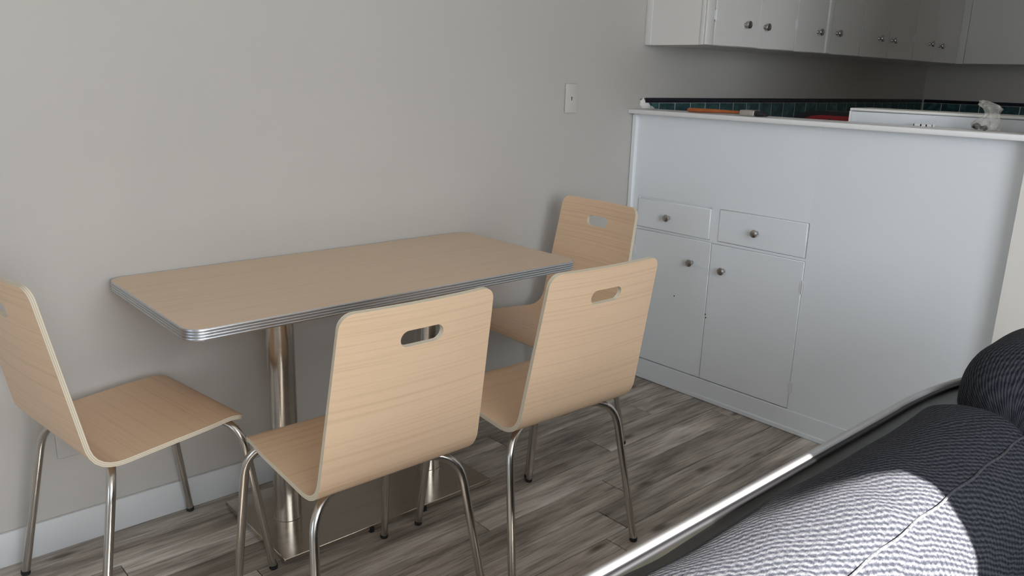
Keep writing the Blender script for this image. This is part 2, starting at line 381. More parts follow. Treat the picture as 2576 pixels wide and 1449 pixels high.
# window
win = struct(empty('window_1', ((WX0 + WX1) / 2, WY - 0.06, WZ0)), 'wide white framed window facing the sofa', 'window')
wl = win.location
def wpart(name, mt, x0, x1, z0, z1, d0=-0.10, d1=-0.02):
    o = box_obj(name, mt, (x0 - wl.x, x1 - wl.x, WY + d0 - wl.y, WY + d1 - wl.y, z0 - wl.z, z1 - wl.z), win); return o
wpart('sill', 'trim', WX0, WX1, WZ0, WZ0 + 0.03, -0.12, 0.04)
wpart('head', 'trim', WX0, WX1, WZ1 - 0.012, WZ1)
wpart('jamb', 'trim', WX0, WX0 + 0.03, WZ0 + 0.03, WZ1 - 0.012); wpart('jamb', 'trim', WX1 - 0.006, WX1, WZ0 + 0.03, WZ1 - 0.012)
bm = bmesh.new()      # added wedge, shaped to cast a shadow band on the cushion
pv = [(-0.02, 2.209), (0.319, 2.214), (0.319, 2.125), (0.305, 2.160), (0.24, 2.180), (0.15, 2.195)]
fa = [bm.verts.new((x - wl.x, WY - 0.052 - wl.y, z - wl.z)) for x, z in pv]; fb = [bm.verts.new((x - wl.x, WY - 0.044 - wl.y, z - wl.z)) for x, z in pv]
bm.faces.new(fa); bm.faces.new(fb[::-1])
for k in range(len(pv)): bm.faces.new((fa[k], fa[(k + 1) % len(pv)], fb[(k + 1) % len(pv)], fb[k]))
link('shadow_wedge', finish(bm, 'shadow_wedge', 'trim'), win)
for xm in (-1.25, -0.64): wpart('mullion', 'trim', xm - 0.02, xm + 0.02, WZ0 + 0.03, WZ1 - 0.012)
for a, b_ in ((WX0 + 0.03, -1.27), (-1.23, -0.66), (-0.62, WX1 - 0.006)):
    wpart('pane', 'glass', a, b_, WZ0 + 0.03, WZ1 - 0.012, -0.063, -0.057)
struct(box_obj('sun_blocker', 'wall', (-5.0, -0.75, -5.7, -5.5, -0.05, 4.2)), 'added unseen wall blocking the sun from part of the window', 'wall')  # added out of view to keep sun off the left panes
win2 = struct(empty('added_side_window', (XL - 0.06, (VY0 + VY1) / 2, VZ0)), 'unseen white framed window added in the left wall for fill light', 'window')  # unseen, added together with the side fill light
def vpart(name, mt, y0, y1, z0, z1, d0=-0.10, d1=-0.02):
    box_obj(name, mt, (d0 + 0.06, d1 + 0.06, y0 - win2.location.y, y1 - win2.location.y, z0 - VZ0, z1 - VZ0), win2)
vpart('sill', 'trim', VY0, VY1, VZ0, VZ0 + 0.03, -0.12, 0.04); vpart('head', 'trim', VY0, VY1, VZ1 - 0.03, VZ1)
vpart('jamb', 'trim', VY0, VY0 + 0.03, VZ0 + 0.03, VZ1 - 0.03); vpart('jamb', 'trim', VY1 - 0.03, VY1, VZ0 + 0.03, VZ1 - 0.03)
vpart('mullion', 'trim', -1.87, -1.83, VZ0 + 0.03, VZ1 - 0.03)
vpart('pane', 'glass', VY0 + 0.03, -1.87, VZ0 + 0.03, VZ1 - 0.03, -0.063, -0.057); vpart('pane', 'glass', -1.83, VY1 - 0.03, VZ0 + 0.03, VZ1 - 0.03, -0.063, -0.057)

# ------------------------------------------------------------------ peninsula with built-in cabinet
pen = empty('built_in_cabinet', (X1, PEND / 2, 0))
tag(pen, 'white painted peninsula cabinet with two drawers and two doors under the ledge', 'cabinet')
def pp(name, mt, dims, parent=pen, bev=0.0, base=Vector((X1, PEND / 2, 0))):
    d = dims; return box_obj(name, mt, (d[0] - base.x, d[1] - base.x, d[2] - base.y, d[3] - base.y, d[4] - base.z, d[5] - base.z), parent, bev)
FX = X1 + 0.006
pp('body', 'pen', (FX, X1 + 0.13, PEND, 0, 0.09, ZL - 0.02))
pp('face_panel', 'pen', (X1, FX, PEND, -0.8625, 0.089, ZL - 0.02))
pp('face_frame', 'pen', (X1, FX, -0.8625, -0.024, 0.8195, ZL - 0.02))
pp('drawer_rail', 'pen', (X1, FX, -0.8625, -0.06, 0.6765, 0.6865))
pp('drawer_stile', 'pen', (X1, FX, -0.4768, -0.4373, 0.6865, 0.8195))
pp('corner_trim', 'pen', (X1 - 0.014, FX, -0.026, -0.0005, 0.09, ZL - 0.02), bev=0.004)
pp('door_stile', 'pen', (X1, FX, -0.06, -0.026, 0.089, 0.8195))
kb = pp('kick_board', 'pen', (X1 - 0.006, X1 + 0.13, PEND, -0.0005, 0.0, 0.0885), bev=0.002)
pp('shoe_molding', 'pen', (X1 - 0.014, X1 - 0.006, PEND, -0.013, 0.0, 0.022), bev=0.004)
KN = [(0.0, 0.0), (0.0085, 0.0), (0.0085, 0.002), (0.0058, 0.006), (0.0055, 0.013), (0.008, 0.0165), (0.0145, 0.019), (0.0158, 0.022), (0.0145, 0.026), (0.009, 0.0285), (0.0, 0.0292)]
bm = bmesh.new(); lathe(bm, KN, 24, '-x'); KNX = finish(bm, 'knob', 'knob', True)
bm = bmesh.new(); lathe(bm, KN, 24, '-y'); KNY = finish(bm, 'knob', 'knob', True)
def hinge_mesh(axis):
    bm = bmesh.new()
    tube(bm, [(0, 0, -0.022), (0, 0, 0.022)], 0.0028, 8)
    tube(bm, [(0, 0, 0.022), (0, 0, 0.026)], 0.002, 8); tube(bm, [(0, 0, -0.026), (0, 0, -0.022)], 0.002, 8)
    if axis == 'x': bx(bm, -0.001, 0.003, -0.009, 0.009, -0.018, 0.018)
    else: bx(bm, -0.009, 0.009, -0.001, 0.003, -0.018, 0.018)
    return finish(bm, 'hinge', 'trim', True)
HGX, HGY = hinge_mesh('x'), hinge_mesh('y')
DP = 0.003
def front(kind, y0, y1, z0, z1, ky, kz, proud):
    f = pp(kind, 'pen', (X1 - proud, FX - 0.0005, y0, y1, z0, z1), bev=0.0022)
    k = link('knob', KNX, f); k.location = (X1 - proud - (f.location.x + X1), ky - PEND / 2 - f.location.y, kz - f.location.z)
    return f
front('drawer', -0.436, -0.061, 0.688, 0.812, -0.231, 0.747, 0.007)
front('drawer', -0.857, -0.478, 0.688, 0.818, -0.652, 0.749, 0.004)
d_l = front('door', -0.4495, -0.053, 0.0915, 0.675, -0.365, 0.578, DP)
d_r = front('door', -0.8608, -0.4515, 0.0915, 0.675, -0.520, 0.573, DP)
for d_, hy, hzs in ((d_r, -0.8635, (0.578, 0.178)), (d_l, -0.051, (0.578, 0.178))):
    for hz in hzs:
        h = link('hinge', HGX, d_); h.location = (X1 - DP - 0.001 - (d_.location.x + X1), hy - PEND / 2 - d_.location.y, hz - d_.location.z)
for hy, hz in ((-0.289, 0.416), (-0.4535, 0.374), (-0.457, 0.360)):
    bm = bmesh.new(); lathe(bm, [(0, 0), (0.0028, 0), (0.0028, 0.0004), (0, 0.0004)], 10, '-x')
    o = link('screw_hole', finish(bm, 'screw_hole', 'dark'), d_l if hy > -0.45 else d_r)
    pd = o.parent; o.location = (X1 - DP - 0.0001 - (pd.location.x + X1), hy - PEND / 2 - pd.location.y, hz - pd.location.z)

LB = 1.82
bm = bmesh.new(); bx(bm, 1.643, LB, PEND, -0.001, ZL - 0.0185, ZL, 0.004, 2)
tag(link('ledge_top', finish(bm, 'ledge_top', 'ledge', True)), 'long white bar ledge on top of the peninsula', 'ledge')

struct(box_obj('wall_kitchen', 'ceiling', (1.642, 1.80, -2.45, PEND - 0.0008, -0.05, CH)), 'white wall beyond the end of the peninsula', 'wall')
# kitchen worktop and base cabinets behind the peninsula
bm = bmesh.new()
bx(bm, LB + 0.001, XR - 0.001, -0.62, -0.012, 0.875, 0.912, 0.004); bx(bm, LB + 0.001, 2.45, PEND, -0.621, 0.875, 0.912, 0.004)
tag(link('kitchen_worktop', finish(bm, 'kitchen_worktop', 'counter', True)), 'low grey kitchen worktop hidden behind the white ledge', 'worktop')
def base_cab(x0, x1, y0, y1, face, lab):
    e = empty('base_cabinet', ((x0 + x1) / 2, (y0 + y1) / 2, 0)); tag(e, lab, 'cabinet')
    c = e.location
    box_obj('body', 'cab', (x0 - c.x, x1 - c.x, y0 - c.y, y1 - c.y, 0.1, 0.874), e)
    box_obj('toe_kick', 'dark', (x0 - c.x, x1 - c.x - (0.05 if face == 'x' else 0), y0 - c.y + (0.05 if face == 'y' else 0), y1 - c.y, 0, 0.1), e)
    n = max(1, round(((x1 - x0) if face == 'y' else (y1 - y0)) / 0.45))
    for i in range(n):
        if face == 'y':
            a = x0 + (x1 - x0) * i / n; b_ = x0 + (x1 - x0) * (i + 1) / n
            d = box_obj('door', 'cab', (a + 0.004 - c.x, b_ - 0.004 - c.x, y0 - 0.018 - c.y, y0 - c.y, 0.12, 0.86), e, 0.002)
            k = link('knob', KNY, d); k.location = (0.15 * (1 if i % 2 == 0 else -1), -0.009, 0.66)
        else:
            a = y0 + (y1 - y0) * i / n; b_ = y0 + (y1 - y0) * (i + 1) / n
            d = box_obj('door', 'cab', (x1 - c.x, x1 + 0.018 - c.x, a + 0.004 - c.y, b_ - 0.004 - c.y, 0.12, 0.86), e, 0.002)
            k = link('knob', KNX, d); k.location = (0.009, 0.12 * (1 if i % 2 == 0 else -1), 0.66); k.rotation_euler = (0, 0, math.pi)
base_cab(2.47, XR - 0.002, -0.58, -0.013, 'y', 'white base cabinet under the kitchen worktop by the tiled wall')
base_cab(X1 + 0.135, 2.40, PEND, -0.60, 'x', 'white base cabinet backing onto the peninsula')

# tiled backsplash: cap, tiles, grout bed
bs = empty('backsplash', (3.2, 0, 0.912)); tag(bs, 'green marbled tile backsplash with a black cap row along the kitchen wall', 'backsplash')
bl = bs.location
def bpart(name, mt, dims, bev=0.0):
    d = dims; return box_obj(name, mt, (d[0] - bl.x, d[1] - bl.x, d[2] - bl.y, d[3] - bl.y, d[4] - bl.z, d[5] - bl.z), bs, bev)
ZC0, ZC1 = 1.2135, 1.2345
bpart('grout_bed', 'grout', (LB + 0.002, XR - 0.001, -0.0096, -0.0005, 0.912, ZC0))
bpart('grout_bed', 'grout', (1.790, LB + 0.002, -0.0096, -0.0005, ZL + 0.0006, ZC0))
bpart('grout_bed', 'grout', (XR - 0.0096, XR - 0.0005, -1.9, -0.0096, 0.912, ZC0))
TP = 0.1155
bm = bmesh.new(); bx(bm, -TP / 2 + 0.0018, TP / 2 - 0.0018, -0.0025, 0.0025, 0, 0.1085, 0.0015); TM = finish(bm, 'tile', 'tile', True)
bm = bmesh.new(); bx(bm, -0.0025, 0.0025, -TP / 2 + 0.0018, TP / 2 - 0.0018, 0, 0.1085, 0.0015); TMY = finish(bm, 'tile', 'tile', True)
for r in range(3):
    z0 = ZC0 - 0.0015 - 0.1085 - r * 0.1115
    if z0 < 0.912: z0 = None
    if z0 is None: break
    x = 1.8393 + TP / 2
    while x + TP / 2 < XR:
        o = link('tile', TM, bs); o.location = (x - bl.x, -0.008, z0 - bl.z); x += TP
    y = -0.012 - TP / 2
    while y - TP / 2 > -1.9:
        o = link('tile', TMY, bs); o.location = (XR - 0.008 - bl.x, y, z0 - bl.z); y -= TP
# broken first tile by the corner
bm = bmesh.new(); zz = [ZL + 0.001, 1.196, 1.204, 1.212]; xa = [0.052, 0.036, 0.016, 0.004]
for z_a, z_b, x_a, x_b in zip(zz, zz[1:], xa, xa[1:]):
    vs = []
    for yy in (-0.0025, 0.0025):
        vs.append([bm.verts.new(p) for p in ((x_a, yy, z_a), (0.0755, yy, z_a), (0.0755, yy, z_b), (x_b, yy, z_b))])
    bm.faces.new(vs[0]); bm.faces.new(vs[1][::-1])
    for k in range(4): bm.faces.new((vs[0][k], vs[0][(k + 1) % 4], vs[1][(k + 1) % 4], vs[1][k]))
o = link('tile', finish(bm, 'tile_broken', 'tile'), bs); o.location = (1.762 - bl.x, -0.008, -bl.z)
# bullnose cap pieces
def cap_mesh(L, axis):
    bm = bmesh.new(); prof = [(0, 0), (-0.013, 0), (-0.0145, 0.006), (-0.013, 0.014), (-0.008, 0.0195), (0, 0.021)]
    rings = []
    for s in (-L / 2, L / 2):
        rings.append([bm.verts.new((s, q, z) if axis == 'x' else (q, s, z)) for q, z in prof])
    n = len(prof)
    for k in range(n): bm.faces.new((rings[0][k], rings[0][(k + 1) % n], rings[1][(k + 1) % n], rings[1][k]))
    bm.faces.new(rings[0]); bm.faces.new(rings[1][::-1])
    return finish(bm, 'cap_tile', 'cap')
CL = 0.1505
cmx, cmy = cap_mesh(CL - 0.0015, 'x'), cap_mesh(CL - 0.0015, 'y')
x = 1.742 + CL / 2
while x + CL / 2 < XR:
    o = link('cap_tile', cmx, bs); o.location = (x - bl.x, -0.0005, ZC0 - bl.z); x += CL
y = -0.015 - CL / 2
while y - CL / 2 > -1.9:
    o = link('cap_tile', cmy, bs); o.location = (XR - 0.0005 - bl.x, y, ZC0 - bl.z); y -= CL
# rough plaster where the tiles break off
bm = bmesh.new(); bmesh.ops.create_icosphere(bm, subdivisions=3, radius=1.0)
for v in bm.verts:
    n_ = noise.noise(v.co * 2.3) * 0.35 + 1
    v.co = Vector((v.co.x * 0.036 * n_, v.co.y * 0.012, (v.co.z * 0.030 - v.co.x * 0.014) * n_))
    v.co.y = min(v.co.y, 0.0); v.co.z = max(v.co.z, ZL + 0.0008 - 1.199)
o = link('plaster_patch', finish(bm, 'plaster_patch', 'plaster', True), bs); o.location = (1.757 - bl.x, -0.0008, 1.199 - bl.z)

# ------------------------------------------------------------------ upper cabinets
UZ, YF = 1.452, -0.315
UTOP = 2.38
def upper(name, x0, x1, lab, doors, first=False, last=False):
    e = empty(name, ((x0 + x1) / 2, 0, UZ)); tag(e, lab, 'cabinet', 'wall cabinets over the kitchen worktop'); c = e.location
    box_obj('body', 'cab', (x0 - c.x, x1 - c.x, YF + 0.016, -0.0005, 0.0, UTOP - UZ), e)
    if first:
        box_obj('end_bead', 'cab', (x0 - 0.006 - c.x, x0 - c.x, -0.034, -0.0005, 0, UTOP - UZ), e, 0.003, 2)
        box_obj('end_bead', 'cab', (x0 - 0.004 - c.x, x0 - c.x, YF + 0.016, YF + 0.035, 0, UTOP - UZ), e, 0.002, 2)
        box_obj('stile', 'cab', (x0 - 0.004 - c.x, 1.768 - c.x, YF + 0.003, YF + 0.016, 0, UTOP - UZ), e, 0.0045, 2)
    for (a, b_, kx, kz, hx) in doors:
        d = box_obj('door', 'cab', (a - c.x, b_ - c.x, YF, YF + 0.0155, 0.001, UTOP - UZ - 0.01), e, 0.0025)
        k = link('knob', KNY, d); k.location = (kx - (c.x + d.location.x), YF - d.location.y, kz - UZ - d.location.z)
        if hx is not None:
            for hz in (0.115, 0.78):
                h = link('hinge', HGY, d); h.location = (hx - (c.x + d.location.x), YF - 0.001 - d.location.y, hz)
    return e
upper('wall_cabinet', 1.727, 2.389, 'white wall cabinet at the open end nearest the dining wall', [(1.772, 2.089, 1.983, 1.542, 1.7705), (2.0915, 2.388, 2.129, 1.541, 2.389)], True)
e = upper('wall_cabinet', 2.3905, 3.010, 'white wall cabinet second from the open end, with a raised centre strip', [(2.3915, 2.660, 2.582, 1.545, None), (2.710, 3.0085, 2.760, 1.549, 3.0095)])
c = e.location; box_obj('centre_strip', 'cab', (2.6615 - c.x, 2.7085 - c.x, YF - 0.006, YF + 0.0155, 0.001, UTOP - UZ - 0.01), e, 0.006, 3)
upper('wall_cabinet', 3.0115, 3.631, 'white wall cabinet third from the open end', [(3.0125, 3.3205, 3.206, 1.547, 3.0118), (3.3225, 3.630, 3.360, 1.544, 3.6305)])
upper('wall_cabinet', 3.6325, 4.250, 'white wall cabinet next to the dark kitchen corner', [(3.6335, 3.907, 3.837, 1.548, None), (3.909, 4.249, 3.973, 1.543, None)])
e = empty('corner_cabinet', (4.445, -0.75, UZ)); tag(e, 'dim wall cabinet on the far kitchen wall turning the corner', 'cabinet'); c = e.location
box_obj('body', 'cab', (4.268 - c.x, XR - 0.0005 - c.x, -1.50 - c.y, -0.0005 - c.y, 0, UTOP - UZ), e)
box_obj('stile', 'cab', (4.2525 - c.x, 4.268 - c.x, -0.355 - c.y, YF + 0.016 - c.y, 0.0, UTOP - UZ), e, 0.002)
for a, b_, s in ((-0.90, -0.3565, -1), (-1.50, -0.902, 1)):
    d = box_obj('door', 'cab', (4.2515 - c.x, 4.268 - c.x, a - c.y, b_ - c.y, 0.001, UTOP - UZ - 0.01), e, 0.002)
    k = link('knob', KNX, d); k.location = (-0.008, s * 0.22, 0.095)

# ------------------------------------------------------------------ wall plates
def plate(x, z, lab, toggle):
    e = empty('wall_plate', (x, 0, z)); tag(e, lab, 'wall plate')
    bm = bmesh.new(); bx(bm, -0.034, 0.034, -0.0065, -0.0005, -0.057, 0.057, 0.004, 2); link('cover', finish(bm, 'cover', 'plate_cover' if toggle else 'wall', True), e)
    if toggle:
        bm = bmesh.new(); v = [(-0.0028, 0.006), (0.0028, 0.006), (0.002, -0.008), (-0.001, -0.008)]
        a = [bm.verts.new((p, -0.0072, q)) for p, q in v]; b2 = [bm.verts.new((p, -0.006, q)) for p, q in v]
        bm.faces.new(a); bm.faces.new(b2[::-1])
        for k in range(4): bm.faces.new((a[k], a[(k + 1) % 4], b2[(k + 1) % 4], b2[k]))
        link('slot', finish(bm, 'slot', 'dark'), e)
    for s in (-1, 1):
        bm = bmesh.new(); lathe(bm, [(0, 0.0062), (0.003, 0.0062), (0.003, 0.0072), (0.0018, 0.0076), (0, 0.0076)], 12, '-y'); o = link('screw', finish(bm, 'screw', 'plate_cover' if toggle else 'wall', True), e); o.location = (0, 0, s * 0.042)
plate(1.290, 1.230, 'white wall plate with a small dark slot beside the kitchen ledge', True)
plate(-0.612, 0.322, 'painted over cover plate low on the wall behind the left chair', False)

# ------------------------------------------------------------------ table
TX0, TX1, TY0, TY1, TZ, TT = -0.4775, 0.7574, -0.004, -0.5908, 0.75, 0.028
tcx, tcy = (TX0 + TX1) / 2, (TY0 + TY1) / 2
tb = empty('dining_table', (tcx, tcy, 0)); tag(tb, 'oak topped dining table with ribbed aluminium edge and two steel columns', 'table')
def rrect(hx, hy, r, n=10):
    out = []
    for cx_, cy_, a0 in ((hx - r, hy - r, 0), (-hx + r, hy - r, 90), (-hx + r, -hy + r, 180), (hx - r, -hy + r, 270)):
        for i in range(n + 1):
            a = math.radians(a0 + 90 * i / n); out.append((cx_ + r * math.cos(a), cy_ + r * math.sin(a)))
    return out
hx, hy, RC = (TX1 - TX0) / 2, (TY0 - TY1) / 2, 0.045
def loop_stack(bm, prof, hx, hy, r):
    """prof: list of (inset, z)"""
    rings = [[bm.verts.new((x, y, z)) for x, y in rrect(hx - i, hy - i, max(r - i, 0.004))] for i, z in prof]
    n = len(rings[0])
    for a, b_ in zip(rings, rings[1:]):
        for k in range(n): bm.faces.new((a[k], a[(k + 1) % n], b_[(k + 1) % n], b_[k]))
    return rings
bm = bmesh.new(); rg = loop_stack(bm, [(0.0032, TZ - TT + 0.002), (0.0032, TZ - 0.0004), (0.0038, TZ)], hx, hy, RC); bm.faces.new(rg[0][::-1]); bm.faces.new(rg[-1])
link('tabletop', finish(bm, 'tabletop', 'table_wood'), tb)
prof = [(0.0035, TZ - 0.0002), (0.0005, TZ + 0.0002), (0.0, TZ - 0.0008)]
nrib = 4; hz = (TT - 0.001) / nrib
for i in range(nrib):
    zt = TZ - 0.0008 - i * hz
    for f, ins in ((0.10, 0.0006), (0.28, 0.0), (0.62, 0.0), (0.82, 0.0008), (0.93, 0.0028), (0.99, 0.0028)): prof.append((ins, zt - hz * f))
prof += [(0.0035, TZ - TT)]
bm = bmesh.new(); loop_stack(bm, prof, hx, hy, RC); link('edge_band', finish(bm, 'edge_band', 'alu', True), tb)
px0, px1, py0, py1 = 0.14 - 0.365, 0.14 + 0.367, -0.081, -0.4765
box_obj('base_plate', 'plate', (px0 - tcx, px1 - tcx, py1 - tcy, py0 - tcy, 0.007, 0.0215), tb, 0.0015)
for fx in (-0.09, 0.10):
    box_obj('glide', 'rubber', (fx + 0.14 - 0.006 - tcx, fx + 0.14 + 0.006 - tcx, py1 - 0.003 - tcy, py1 + 0.02 - tcy, 0.0, 0.016), tb)
for fx in (px0 + 0.03, px1 - 0.03):
    for fy in (py0 - 0.03, py1 + 0.03):
        bm = bmesh.new(); lathe(bm, [(0, 0), (0.014, 0), (0.014, 0.007), (0, 0.007)], 16); o = link('foot', finish(bm, 'foot', 'rubber'), tb); o.location = (fx - tcx, fy - tcy, 0)
for s in (-1, 1):
    bm = bmesh.new(); lathe(bm, [(0.0385, 0.0215), (0.0385, TZ - TT - 0.005)], 40); lathe(bm, [(0.0385, 0.0215), (0.0405, 0.0215), (0.0405, 0.026), (0.0385, 0.027)], 40)
    o = link('column', finish(bm, 'column', 'steel', True), tb); o.location = (0.14 + s * 0.256 - tcx, -0.279 - tcy, 0)
    bm = bmesh.new(); bx(bm, -0.17, 0.17, -0.03, 0.03, TZ - TT - 0.006, TZ - TT, 0.001); bx(bm, -0.03, 0.03, -0.17, 0.17, TZ - TT - 0.0065, TZ - TT - 0.0005, 0.001)
    o = link('top_bracket', finish(bm, 'top_bracket', 'rubber', False), tb); o.location = (0.14 + s * 0.256 - tcx, -0.279 - tcy, 0)

# ------------------------------------------------------------------ chairs
def bez(p0, p1, p2, n): return [tuple((1 - t) ** 2 * a + 2 * t * (1 - t) * b_ + t * t * c for a, b_, c in zip(p0, p1, p2)) for t in [i / n for i in range(n + 1)]]
def profile():
    """mid-surface of the bent plywood shell, front lip to back top, as (u forward, z)"""
    pts = []
    pts += bez((0.187, 0.444), (0.168, 0.4615), (0.135, 0.4605), 8)
    pts += bez((0.135, 0.4605), (0.0, 0.453), (-0.118, 0.4435), 10)[1:]
    pts += bez((-0.118, 0.4435), (-0.188, 0.438), (-0.2035, 0.497), 12)[1:]
    pts += bez((-0.2035, 0.497), (-0.235, 0.66), (-0.272, 0.872), 16)[1:]
    return pts
PR = profile(); AL = [0.0]
for a, b_ in zip(PR, PR[1:]): AL.append(AL[-1] + math.hypot(b_[0] - a[0], b_[1] - a[1]))
LEN = AL[-1]
def S_at(s):
    s = min(max(s, 0), LEN)
    for i in range(len(AL) - 1):
        if s <= AL[i + 1]:
            t = (s - AL[i]) / (AL[i + 1] - AL[i]); return PR[i][0] + t * (PR[i + 1][0] - PR[i][0]), PR[i][1] + t * (PR[i + 1][1] - PR[i][1])
    return PR[-1]
S_BEND = AL[8 + 10 + 12]
def lerp(a, b_, t): return a + (b_ - a) * t
def halfw(s):
    w_ = lerp(0.196, 0.2055, min(1, s / 0.12)) if s < 0.12 else 0.2055
    if s > S_BEND: w_ = lerp(0.2055, 0.188, (s - S_BEND) / (LEN - S_BEND))
    r1, r2 = 0.028, 0.030
    if s < r1: w_ -= r1 - math.sqrt(max(0, r1 * r1 - (r1 - s) ** 2))
    if s > LEN - r2: w_ -= r2 - math.sqrt(max(0, r2 * r2 - (s - LEN + r2) ** 2))
    return w_
def surf(s, v):
    u, z = S_at(s)
    k = max(0.0, min(1.0, (s - S_BEND * 0.9) / (LEN * 0.35))); k = k * k * (3 - 2 * k)
    return Vector((v, u - k * 0.013 * (1 - (v / 0.19) ** 2), z))
HS_C, HR, HA = LEN - 0.0765, 0.0185, 0.034      # grip slot: centre, end radius, half straight length
def chair_shell():
    rows = []
    rows += [0.028 * (1 - math.cos(math.pi / 2 * i / 5)) for i in range(6)]
    a, b_ = 0.028, HS_C - HR
    rows += [lerp(a, b_, i / 40) for i in range(1, 40)]
    hole = [HS_C - HR * math.cos(math.pi * i / 12) for i in range(13)]
    rows += hole
    rows += [lerp(HS_C + HR, LEN - 0.030, i / 3) for i in range(1, 3)]
    rows += [LEN - 0.030 + 0.030 * math.sin(math.pi / 2 * i / 6) for i in range(0, 7)]
    h0, h1 = 6 + 39, 6 + 39 + 12
    NS, NM = 5, 6
    T = 0.0115
    bm = bmesh.new(); lay = bm.verts.layers.float.new('ply'); uvl = bm.loops.layers.uv.new('UVMap'); uvd = {}
    top, bot = [], []
    for ri, s in enumerate(rows):
        w_ = halfw(s); hb = HA + (math.sqrt(max(0, HR * HR - (s - HS_C) ** 2)) if h0 <= ri <= h1 else 0)
        if s < S_BEND * 0.5: hb = HA
        vs = [lerp(-w_, -hb, i / NS) for i in range(NS + 1)] + [lerp(-hb, hb, i / NM) for i in range(1, NM)] + [lerp(hb, w_, i / NS) for i in range(NS + 1)]
        rt, rb = [], []
        for v in vs:
            p = surf(s, v); e_ = 0.002
            ds = surf(min(s + e_, LEN), v) - surf(max(s - e_, 0), v); dv = surf(s, v + e_) - surf(s, v - e_)
            n_ = dv.cross(ds).normalized()
            n_ = -n_
            a_ = bm.verts.new(p + n_ * T / 2); a_[lay] = 1.0; b2 = bm.verts.new(p - n_ * T / 2); b2[lay] = 0.0
            rt.append(a_); rb.append(b2); uvd[a_] = (v, s); uvd[b2] = (v, s + 3.0)
        top.append(rt); bot.append(rb)
    nc = len(top[0]); R = len(rows)
    def inhole(r, c): return h0 <= r < h1 and NS <= c < NS + NM
    for r in range(R - 1):
        for c_ in range(nc - 1):
            if inhole(r, c_): continue
            bm.faces.new((top[r][c_], top[r][c_ + 1], top[r + 1][c_ + 1], top[r + 1][c_])); bm.faces.new((bot[r][c_], bot[r + 1][c_], bot[r + 1][c_ + 1], bot[r][c_ + 1]))
    def wall(r0, c0, r1, c1):
        f = bm.faces.new((top[r0][c0], bot[r0][c0], bot[r1][c1], top[r1][c1])); f.material_index = 1
    for r in range(R - 1): wall(r, 0, r + 1, 0); wall(r + 1, nc - 1, r, nc - 1)
    for c_ in range(nc - 1): wall(0, c_ + 1, 0, c_); wall(R - 1, c_, R - 1, c_ + 1)
    for r in range(h0, h1): wall(r + 1, NS, r, NS); wall(r, NS + NM, r + 1, NS + NM)
    for c_ in range(NS, NS + NM): wall(h0, c_, h0, c_ + 1); wall(h1, c_ + 1, h1, c_)
    for f in bm.faces:
        for lp in f.loops: lp[uvl].uv = uvd[lp.vert]
    for v in [v for v in bm.verts if not v.link_faces]: bm.verts.remove(v)
    return finish(bm, 'seat_shell', ['chair_wood', 'ply'], True)
SHELL = chair_shell()
def leg_mesh(sx, front):
    if front: foot = Vector((sx * 0.2204, 0.2275, 0.006)); c = Vector((sx * 0.200, 0.166, 0.4400)); st = Vector((sx * 0.045, 0.105, 0.4400))
    else: foot = Vector((sx * 0.232, -0.2275, 0.006)); c = Vector((sx * 0.194, -0.152, 0.4275)); st = Vector((sx * 0.045, -0.095, 0.4295))
    dirn = (foot - c).normalized(); ind = (st - c).normalized()
    a = c + ind * 0.078; b_ = c + dirn * 0.078
    pts = [st, lerp(st, a, 0.5)] + arc(c, a, b_, 8) + [lerp(b_, foot, 0.33), lerp(b_, foot, 0.66), foot]
    bm = bmesh.new(); tube(bm, pts, 0.0105, 14)
    return finish(bm, 'leg', 'nickel', True), foot
bm = bmesh.new(); lathe(bm, [(0, -0.006), (0.0098, -0.006), (0.0115, -0.003), (0.0112, 0.006), (0, 0.008)], 14); GL = finish(bm, 'glide', 'rubber', True)
LEGS = [leg_mesh(sx, fr) for fr in (True, False) for sx in (-1, 1)]
bm = bmesh.new(); bx(bm, -0.075, 0.075, 0.094, 0.118, 0.4425, 0.4475, 0.001); bx(bm, -0.075, 0.075, -0.108, -0.084, 0.431, 0.4365, 0.001); bx(bm, -0.012, 0.012, -0.09, 0.1, 0.4365, 0.4425, 0.001)
MOUNT = finish(bm, 'mounting_frame', 'nickel')
def chair(x, y, t, lab):
    e = empty('dining_chair', (x, y, 0), t); tag(e, lab, 'chair', 'bent plywood chairs around the table')
    link('seat_shell', SHELL, e)
    for me, foot in LEGS:
        l = link('leg', me, e); g = link('glide', GL, l); g.location = foot
    link('mounting_frame', MOUNT, e)
chair(-0.5083, -0.2759, -1.4324, 'light oak plywood chair at the left end of the table, cut by the frame')
chair(-0.1595, -0.7494, -0.0054, 'light oak plywood chair with its back to us in front of the table middle')
chair(0.3939, -0.7605, -0.0311, 'light oak plywood chair with its back to us nearest the drawers')
chair(0.872, -0.306, 1.5314, 'light oak plywood chair tucked in the corner at the far end of the table')

# ------------------------------------------------------------------ things on and behind the ledge
br = empty('paint_brush', (1.70, -0.45, ZL)); tag(br, 'paint brush with orange handle lying on the white ledge', 'paint brush')
def loft(bm, secs, n=14):
    """secs: (y, half_x, half_z, zc) ellipse sections along y"""
    rings = [[bm.verts.new((hx_ * math.cos(2 * math.pi * k / n), y, zc + hz_ * math.sin(2 * math.pi * k / n))) for k in range(n)] for y, hx_, hz_, zc in secs]
    for a, b_ in zip(rings, rings[1:]):
        for k in range(n): bm.faces.new((a[k], a[(k + 1) % n], b_[(k + 1) % n], b_[k]))
    bm.faces.new(rings[0]); bm.faces.new(rings[-1][::-1])
bm = bmesh.new(); loft(bm, [(0.178, 0.009, 0.0065, 0.0098), (0.174, 0.0115, 0.009, 0.0097), (0.10, 0.011, 0.0085, 0.0105), (0.03, 0.010, 0.0075, 0.0115), (-0.03, 0.011, 0.006, 0.012), (-0.078, 0.014, 0.0065, 0.012)])
